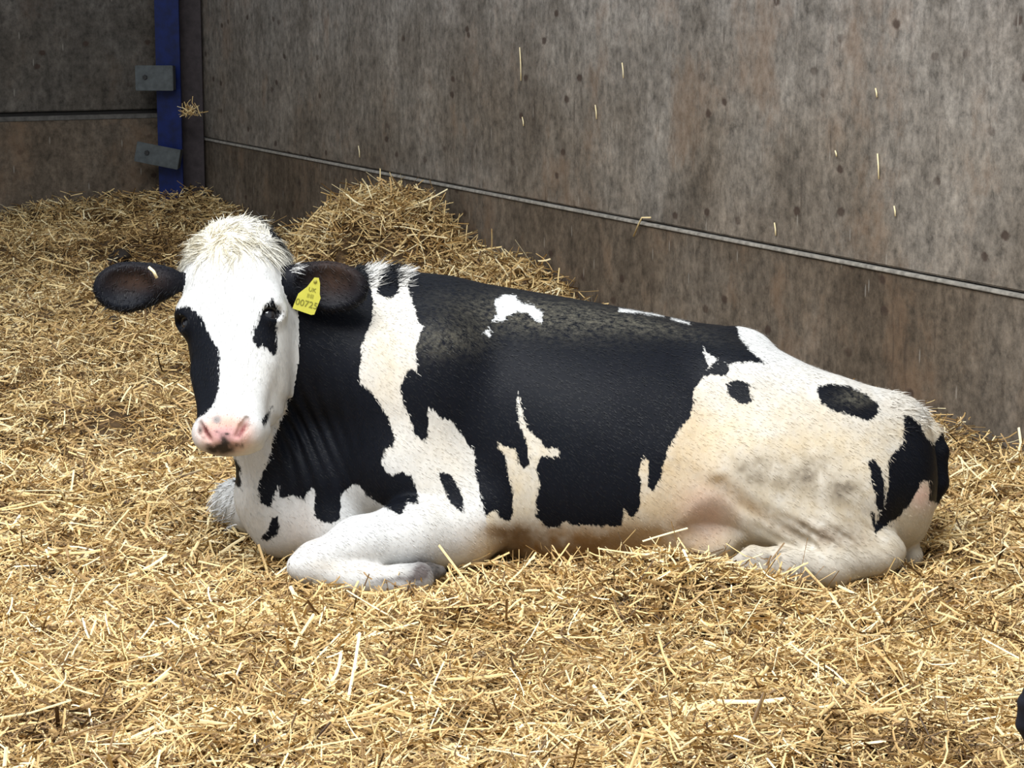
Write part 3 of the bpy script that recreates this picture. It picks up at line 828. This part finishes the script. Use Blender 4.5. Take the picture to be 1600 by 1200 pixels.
# ---- hoof of the folded foreleg and of the hind foot (two claws each)
def hoof(c, d, k=1.0):
    c = np.asarray(c); d = np.asarray(d, float); d /= np.linalg.norm(d)
    f = Field(c - .14, c + .14, .004)
    sd = np.cross(d, (0, 0, 1)); sd /= np.linalg.norm(sd)
    for s_ in (-1, 1):
        f.chain([(c + sd * s_ * .021 * k, .032 * k), (c + sd * s_ * .021 * k + d * .045 * k, .027 * k), (c + sd * s_ * .016 * k + d * .082 * k, .014 * k)], .006)
    v, q = f.mesh()
    return new_mesh('hoof', v, q, cow, M['hoof'])
hoof(P(652, 897, 5.15), (1, .18, .10), .72)
hoof(P(1106, 896, 5.15), (-1, .0, -.2), .72)

# ---- ear tag
def ear_tag():
    Y = 5.335
    out = [(491, 434), (498, 434.5), (500, 443), (499.5, 460), (501, 466), (491, 491.5), (486, 492), (457, 482), (459, 476), (466, 459), (480, 448)]
    pts = np.array([P(x, y, Y) for x, y in out])
    back = pts + np.array([0, .004, 0])
    n = len(out)
    V_ = np.concatenate([pts, back])
    F_ = [list(range(n))[::-1], list(range(n, 2 * n))] + [[i, (i + 1) % n, n + (i + 1) % n, n + i] for i in range(n)]
    t = new_mesh('ear_tag', V_, F_, cow, M['tag'], False)
    t['label'] = 'yellow plastic ear tag'
    uv_ball('stud', P(492.5, 440, Y - .001), .0045, M['tagstud'], t, None, (1, .6, 1))
    # printed digits and the row of small print above them
    def ink(name, txt, px, py, size, rot):
        cu = bpy.data.curves.new(name, 'FONT'); cu.body = txt; cu.size = size; cu.align_x = 'CENTER'; cu.align_y = 'CENTER'; cu.extrude = .0003
        o = bpy.data.objects.new(name, cu); COL.objects.link(o)
        o.matrix_world = Matrix.Translation(Vector(P(px, py, Y - .0008))) @ Matrix.Rotation(rot, 4, 'Y') @ Matrix.Rotation(math.pi / 2, 4, 'X')
        dg = bpy.context.evaluated_depsgraph_get()
        me = bpy.data.meshes.new_from_object(o.evaluated_get(dg))
        m = o.matrix_world.copy()
        bpy.data.objects.remove(o)
        q = bpy.data.objects.new(name, me); COL.objects.link(q); me.materials.clear(); me.materials.append(M['ink'])
        q.matrix_world = m
        q.parent = t; q.matrix_parent_inverse = t.matrix_basis.inverted()
    a = math.radians(14)
    ink('printed_letters', 'UK', 488, 453, .014, a)
    ink('printed_code', '||:|||', 485, 462, .011, a)
    ink('printed_number', '00725', 479, 475, .022, a)
ear_tag()

# ---- ribbons: straws and locks of hair
def ribbons(p, d, L, W, bend, fold=.35, seg=3, taper=None):
    """p start, d unit direction, L length, W width, bend vector added at the far end; V-folded blades"""
    n = len(p)
    ref = np.tile(np.array([0, 0, 1.0]), (n, 1)); ref[np.abs(d[:, 2]) > .9] = (1, 0, 0)
    tw = rng.uniform(-1.2, 1.2, n)
    s = np.cross(d, ref); s /= np.linalg.norm(s, axis=1)[:, None]
    up = np.cross(s, d)
    s2 = s * np.cos(tw)[:, None] + up * np.sin(tw)[:, None]
    u2 = np.cross(s2, d)
    rows = []
    for k in range(seg + 1):
        t = k / seg
        c = p + d * (L * t)[:, None] + bend * (t * t)
        w = (W * (taper(t) if taper else 1) * .5)[:, None]
        rows += [c - s2 * w, c + u2 * w * fold * 2, c + s2 * w]
    V_ = np.stack(rows, 1).reshape(-1, 3)
    base = (np.arange(n) * 3 * (seg + 1))[:, None]
    q = []
    for k in range(seg):
        for j in (0, 1):
            a = 3 * k + j
            q.append(np.concatenate([base + a, base + a + 1, base + a + 4, base + a + 3], 1))
    F_ = np.stack(q, 1).reshape(-1, 4)
    return V_, F_, 3 * (seg + 1)

def hair(name, sel, n, Lr, W, flow, col, parent, up=.35, jit=.35, bendv=(0, 0, -.3)):
    idx = rng.choice(np.flatnonzero(sel), n)
    p = V[idx] - NRM[idx] * .002
    fl = flow(V[idx]) if callable(flow) else np.tile(np.asarray(flow, float), (n, 1))
    fl = fl - (fl * NRM[idx]).sum(1)[:, None] * NRM[idx]
    fl /= np.linalg.norm(fl, axis=1)[:, None] + 1e-6
    d = fl + NRM[idx] * up + rng.normal(0, jit, (n, 3)); d /= np.linalg.norm(d, axis=1)[:, None]
    L = rng.uniform(*Lr, n)
    b = np.asarray(bendv)[None] * L[:, None] + rng.normal(0, .12, (n, 3)) * L[:, None]
    v, f, k = ribbons(p, d, L, np.full(n, W), b, .3, 3, lambda t: max(.12, 1 - t * t))
    o = new_mesh(name, v, f, parent, M['hair'])
    c = col[idx] if isinstance(col, np.ndarray) else np.tile(np.array(col), (n, 1))
    c = c * rng.uniform(.72, 1.08, (n, 1))
    attr(o, 'tint', np.repeat(c, k, 0), 'COLOR')
    return o
hidecol = np.where((coat > 0)[:, None], np.array([.006, .0065, .009]) + brown[:, None] * np.array([.05, .03, .02]), tint)
poll_c = hd(392, 0, 0)
selp = is_head & (hu < 405) & ~EARM
hair('poll_hair', selp, 5200, (.022, .055), .0022, lambda p: (p - poll_c) + .030 * np.stack([noise2(p[:, 0], p[:, 2], .02, 21), p[:, 0] * 0, noise2(p[:, 0], p[:, 2], .02, 22)], 1) * 3 + np.array([0, -.03, .01]), np.minimum(hidecol * np.array([1.0, .97, .88]), .9), cow, .26, .16, (0, -.1, -.45))
selc = (~is_head) & (~EARM) & (PX[:, 0] > 548) & (PX[:, 0] < 640) & (PX[:, 1] < 450) & (PX[:, 1] > 405)
hair('crest_hair', selc, 900, (.02, .04), .0025, (.5, 0, .35), hidecol, cow, .5, .3, (0, 0, -.1))
sele2 = EARM & (PX[:, 0] > 436) & (PX[:, 0] < 462) & (NRM[:, 2] > .55)
hair('ear_base_hair', sele2, 160, (.02, .04), .0022, (.8, 0, -.1), np.tile(np.array([.7, .69, .66]), (len(V), 1)), cow, .12, .08, (0, 0, -.1))
selt = (~is_head) & (PX[:, 0] > 1385) & (PX[:, 1] < 680) & (NRM[:, 2] > .3)
hair('tail_hair', selt, 420, (.012, .032), .0026, (.6, 0, .1), hidecol, cow, .45, .35, (0, 0, -.3))
selk = (PX[:, 0] < 372) & (PX[:, 1] > 740) & (PX[:, 1] < 830) & (V[:, 1] > 5.65)
hair('knee_hair', selk, 260, (.015, .035), .0035, (-.6, 0, -.2), np.tile(np.array([.75, .75, .74]), (len(V), 1)), cow, .6, .4)
n_ = 60
d_ = np.tile(P(1408, 888, 5.29) - P(1372, 833, 5.33), (n_, 1)); L_ = np.linalg.norm(d_[0]); d_ = d_ / L_ + rng.normal(0, .05, (n_, 3)); d_ /= np.linalg.norm(d_, axis=1)[:, None]
v_, f_, k_ = ribbons(P(1372, 833, 5.33) + rng.normal(0, .006, (n_, 3)), d_, L_ * rng.uniform(.7, 1.05, n_), np.full(n_, .003), rng.normal(0, .004, (n_, 3)), .3, 3, lambda t: max(.15, 1 - t * t))
o_ = new_mesh('tail_switch', v_, f_, cow, M['hair']); attr(o_, 'tint', np.repeat(np.array([.66, .63, .56]) * rng.uniform(.75, 1.05, (n_, 1)), k_, 0), 'COLOR')
sele = EARM
hair('ear_hair', sele, 1500, (.008, .02), .002, lambda p: np.stack([np.sign(p[:, 0] + .68), p[:, 0] * 0, p[:, 0] * 0], 1), hidecol, cow, .35, .3)

# ---- short coat hair over the whole animal
def fur(n):
    area_w = np.ones(len(V)); area_w[(V[:, 2] < -.03)] = 0; area_w[NRM[:, 1] > .75] = .15
    idx = rng.choice(len(V), n, p=area_w / area_w.sum())
    p = V[idx] - NRM[idx] * .0015 + rng.normal(0, .002, (n, 3))
    hd_ = is_head[idx]
    fl = np.where(hd_[:, None], HR[0][None], np.array([.75, 0, -.65])[None])
    fl = fl - (fl * NRM[idx]).sum(1)[:, None] * NRM[idx]
    fl /= np.linalg.norm(fl, axis=1)[:, None] + .05
    d = fl + NRM[idx] * .06 + rng.normal(0, .10, (n, 3)); d /= np.linalg.norm(d, axis=1)[:, None]
    L = rng.uniform(.006, .012, n) * np.where(hd_ & (hu[idx] > 600), .45, 1)
    s = np.cross(d, NRM[idx]); s /= np.linalg.norm(s, axis=1)[:, None] + 1e-6
    w = .0008
    v = np.stack([p - s * w, p + s * w, p + d * L[:, None]], 1).reshape(-1, 3)
    f = np.arange(3 * n).reshape(-1, 3)
    o = new_mesh('coat_hair', v, f, cow, M['hair'])
    cc = coat[idx] + rng.normal(0, .003, n)
    c = np.where((cc > 0)[:, None], np.array([.005, .0055, .008]) + dust[idx][:, None] * rng.uniform(0, .12, (n, 1)) * np.array([1, .95, .75]) + brown[idx][:, None] * np.array([.05, .03, .02]), tint[idx])
    c = c * rng.uniform(.86, 1.06, (n, 1))
    attr(o, 'tint', np.repeat(c, 3, 0), 'COLOR')
    o['kind'] = 'stuff'
fur(260000)

# ------------------------------------------------------------------ straw
def straw_points(n, y0, y1, xm=.30):
    y = np.sqrt(rng.uniform(y0 * y0, y1 * y1, n))
    x = rng.uniform(-1, 1, n) * (.2286 * y * 1.18 + xm)
    t, s = room(x, y)
    m = (t > .02) & (s > .02)
    return x[m], y[m]
def straw_tone(x, y, n):
    t = rng.normal(.60, .24, n)
    t = t - .30 * bump2(x, y, -2.0, 12.0, .5, .6) - .45 * bump2(x, y, .80, 4.0, .11, .10) - .35 * bump2(x, y, -.9, 4.05, .10, .08) - .3 * bump2(x, y, .33, 4.82, .12, .05)  # far clump duller; near-right patch has a dark gap's shade painted in
    t = t + .10 * noise2(x, y, .25, 11) + .08 * noise2(x, y, .08, 12)
    dk = rng.random(n) < .16
    t = np.where(dk, rng.uniform(.08, .35, n), t)
    return np.clip(t, .03, 1)
def straw_batch(x, y, Lm, Wm, lift, pitch=.22, sink=.0):
    n = len(x)
    z = ground(x, y) + rng.normal(0, lift, n) - sink
    az = rng.uniform(0, 2 * math.pi, n) 
    pt = rng.normal(0, pitch, n)
    d = np.stack([np.cos(az) * np.cos(pt), np.sin(az) * np.cos(pt), np.sin(pt)], 1)
    L = np.clip(rng.lognormal(math.log(Lm), .5, n), .012, .20)
    W = Wm * rng.uniform(.55, 1.35, n)
    p = np.stack([x, y, z], 1) - d * (L / 2)[:, None]
    bend = rng.normal(0, .22, (n, 3)) * L[:, None]
    bend[:, 2] -= .06 * L
    t = straw_tone(x, y, n) - np.clip(-(z - ground(x, y)) / .05, 0, .25)  # low-lying straws darker: shade of the gaps put into the tone
    return p, d, L, W, bend, np.clip(t, .02, 1)
def keep_clear(b):
    """drop straws that would run through the animal"""
    p, d, L, W, bend, t = b
    ok = np.ones(len(p), bool)
    for f in (0, .25, .5, .75, 1):
        q = p + d * (L * f)[:, None] + bend * f * f
        ins = ((q > Q.lo + .01) & (q < Q.lo + (Q.n - 2) * Q.h - .01)).all(1)
        dd = np.full(len(q), 1.0)
        if ins.any(): dd[ins] = Q.sample(q[ins])
        ok &= dd > -.012
    return tuple(a[ok] for a in b)
def build_straw(name, batches):
    Vs, Fs, Ts, off = [], [], [], 0
    for b in batches:
        p, d, L, W, bend, t = keep_clear(b)
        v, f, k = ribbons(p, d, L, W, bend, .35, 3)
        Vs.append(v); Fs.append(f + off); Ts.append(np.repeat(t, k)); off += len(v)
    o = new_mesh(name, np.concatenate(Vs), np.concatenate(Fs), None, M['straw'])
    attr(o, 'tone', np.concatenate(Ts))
    return o
def split_heap(b, fn, thr=.06):
    m = fn(b[0][:, 0], b[0][:, 1]) > thr
    return tuple(a[~m] for a in b), tuple(a[m] for a in b)
bed, heap = [], []
for n, y0, y1, Lm, Wm, lift, pitch in [(115000, 3.3, 5.2, .040, .0036, .017, .40), (44000, 4.9, 6.6, .042, .0038, .017, .40),
                                       (70000, 6.2, 9.0, .048, .0046, .02, .40), (105000, 8.6, 14.6, .055, .006, .022, .40)]:
    b = straw_batch(*straw_points(n, y0, y1), Lm, Wm, lift, pitch)
    a, h = split_heap(b, heap_h); bed.append(a); heap.append(h)
n = 70000
x = rng.uniform(-8.6, 0, n); y = rng.uniform(3.0, 14.6, n); t_, s_ = room(x, y)
m = (t_ > .02) & (s_ > .02) & (x < -(.2286 * y * 1.18 + .30)) & (rng.random(n) < np.clip(1.25 - .09 * -x, .3, 1))
bed.append(straw_batch(x[m], y[m], .065, .0095, .022, .40))
b = straw_batch(*straw_points(13000, 3.3, 6.6), .055, .0068, .014, .40); bed.append(b)
# long pale straws on top
b = straw_batch(*straw_points(2600, 3.3, 6.5), .11, .0055, .010, .30, -.014)
b = b[:5] + (np.clip(b[5] + .2, .5, 1),); bed.append(b)
# a dense skin over the heap
n = 42000
x = rng.uniform(-2.2, .9, n); y = rng.uniform(9.2, 12.9, n); t_, s_ = room(x, y)
m = (s_ > .02) & (heap_h(x, y) > .05)
heap.append(straw_batch(x[m], y[m], .075, .0065, .028, .5))
tag(build_straw('straw_bedding', bed), 'golden chopped straw bedding spread over the whole floor of the pen', 'straw', kind='stuff')
tag(build_straw('straw_heap', heap), 'heap of golden straw piled against the concrete wall behind the cow', 'straw', kind='stuff')

# ------------------------------------------------------------------ straws lodged on the wall, the post and the cow
def tube(pts, r, seg=6):
    pts = np.asarray(pts, float); n = len(pts)
    V_, F_ = [], []
    for i, p in enumerate(pts):
        t = pts[min(i + 1, n - 1)] - pts[max(i - 1, 0)]; t = t / np.linalg.norm(t)
        a = np.cross(t, (.3, .9, .2)); a /= np.linalg.norm(a); b = np.cross(t, a)
        for j in range(seg):
            q = 2 * math.pi * j / seg
            V_.append(p + (a * math.cos(q) + b * math.sin(q)) * r)
    for i in range(n - 1):
        for j in range(seg):
            F_.append([i * seg + j, i * seg + (j + 1) % seg, (i + 1) * seg + (j + 1) % seg, (i + 1) * seg + j])
    F_.append(list(range(seg))[::-1]); F_.append([(n - 1) * seg + j for j in range(seg)])
    return V_, F_
def wall_pt(px, py, off=.006):
    """point on the face of the right wall"""
    d = P(px, py, 1.0) - np.array([0, 0, H])
    n = np.array([e_l[0], e_l[1], 0]); c = np.array([C[0], C[1], 0]) + n * off
    k = ((c - np.array([0, 0, H])) @ n) / (d @ n)
    return np.array([0, 0, H]) + d * k
def stalk(name, pts, r, label, group=None, tone=.85):
    v, f = tube(pts, r)
    o = new_mesh(name, v, f, None, M['straw'])
    attr(o, 'tone', np.full(len(v), tone))
    return tag(o, label, 'straw', group)
stalk('straw_stalk', [wall_pt(990, 369, .01), wall_pt(998, 350, .03), wall_pt(1003, 340, .03), wall_pt(1017, 340, .012)], .0035, 'bent straw stalk hanging over the pale joint of the concrete wall')
stalk('straw_stalk', [P(233, 418, 5.30), P(240, 424, 5.29), P(245, 434, 5.295)], .004, "short pale straw lying on the cow's ear without a tag", None, .97)
stalk('straw_stalk', [P(1318, 610, 5.40), P(1338, 617, 5.39), P(1356, 622, 5.39), P(1372, 625, 5.40)], .004, "pale straw lying across the black oval patch on the cow's rump", None, .9)
for px, py, l in [(560, 237, 18), (1305, 240, 9), (816, 190, 14), (812, 100, 52), (930, 175, 22), (972, 110, 24), (1210, 358, 20), (1397, 330, 16), (1371, 260, 40), (1368, 145, 14), (788, 408, 7), (556, 400, 6)]:
    stalk('straw_fleck', [wall_pt(px, py - l / 2), wall_pt(px + 1.5, py, .008), wall_pt(px + 2, py + l / 2)], .0028, 'thin pale straw fleck stuck to the face of the long concrete wall', 'straw flecks on the wall', .95)
n = 70
base = P(298, 176, 13.86)
d = np.stack([rng.normal(0, .8, n), rng.normal(0, .4, n), rng.uniform(-.1, 1, n)], 1); d /= np.linalg.norm(d, axis=1)[:, None]
p = base + rng.normal(0, 1, (n, 3)) * np.array([.026, .015, .016])
v, f, k = ribbons(p, d, rng.uniform(.025, .06, n), np.full(n, .006), rng.normal(0, .01, (n, 3)))
o = new_mesh('straw_wisp', v, f, None, M['straw']); attr(o, 'tone', np.repeat(rng.uniform(.5, .95, n), k))
tag(o, 'little wisp of straw caught beside the blue post above the tilted bracket', 'straw')

# ------------------------------------------------------------------ dung in the straw
def dung(px, py, r, label):
    g = P(px, py, 6); Y = 6.0
    for _ in range(30):                                       # walk along the sight line to the bedding
        g = P(px, py, Y); Y += (g[2] - float(ground(g[0], g[1]))) * 4
    f = Field(g - r * 2.2, g + r * 2.2, r / 9)
    for _ in range(7):
        o_ = rng.normal(0, .5, 3) * r * np.array([1, .8, .35])
        f.ell(g + o_, (r * rng.uniform(.4, .7), r * rng.uniform(.4, .7), r * rng.uniform(.25, .45)), r * .25)
    v, q = f.mesh()
    tag(new_mesh('dung_clump', v, q, None, M['dung']), label, 'dung')
dung(172, 506, .045, "dark clump of dung in the straw below the cow's untagged ear")
dung(183, 402, .075, "dark clump of dung in the straw just above the cow's untagged ear")

# ------------------------------------------------------------------ black animal whose rump just enters the picture
calf = empty('calf', (1.45, 3.85, 0))
tag(calf, 'dark rounded animal cut off by the lower right corner of the photo', 'animal')
cb = bpy.data.objects.new('body', body.data); COL.objects.link(cb)
cb.material_slots[0].link = 'OBJECT'; cb.material_slots[0].material = M['black']
cb.parent = calf
k = .55
cb.matrix_parent_inverse = Matrix.Identity(4)
cb.matrix_basis = Matrix.Translation((.6 * 0 + .03, 0, 0)) @ Matrix.Rotation(math.pi, 4, 'Z') @ Matrix.Scale(k, 4) @ Matrix.Translation((-.05, -5.5, 0))
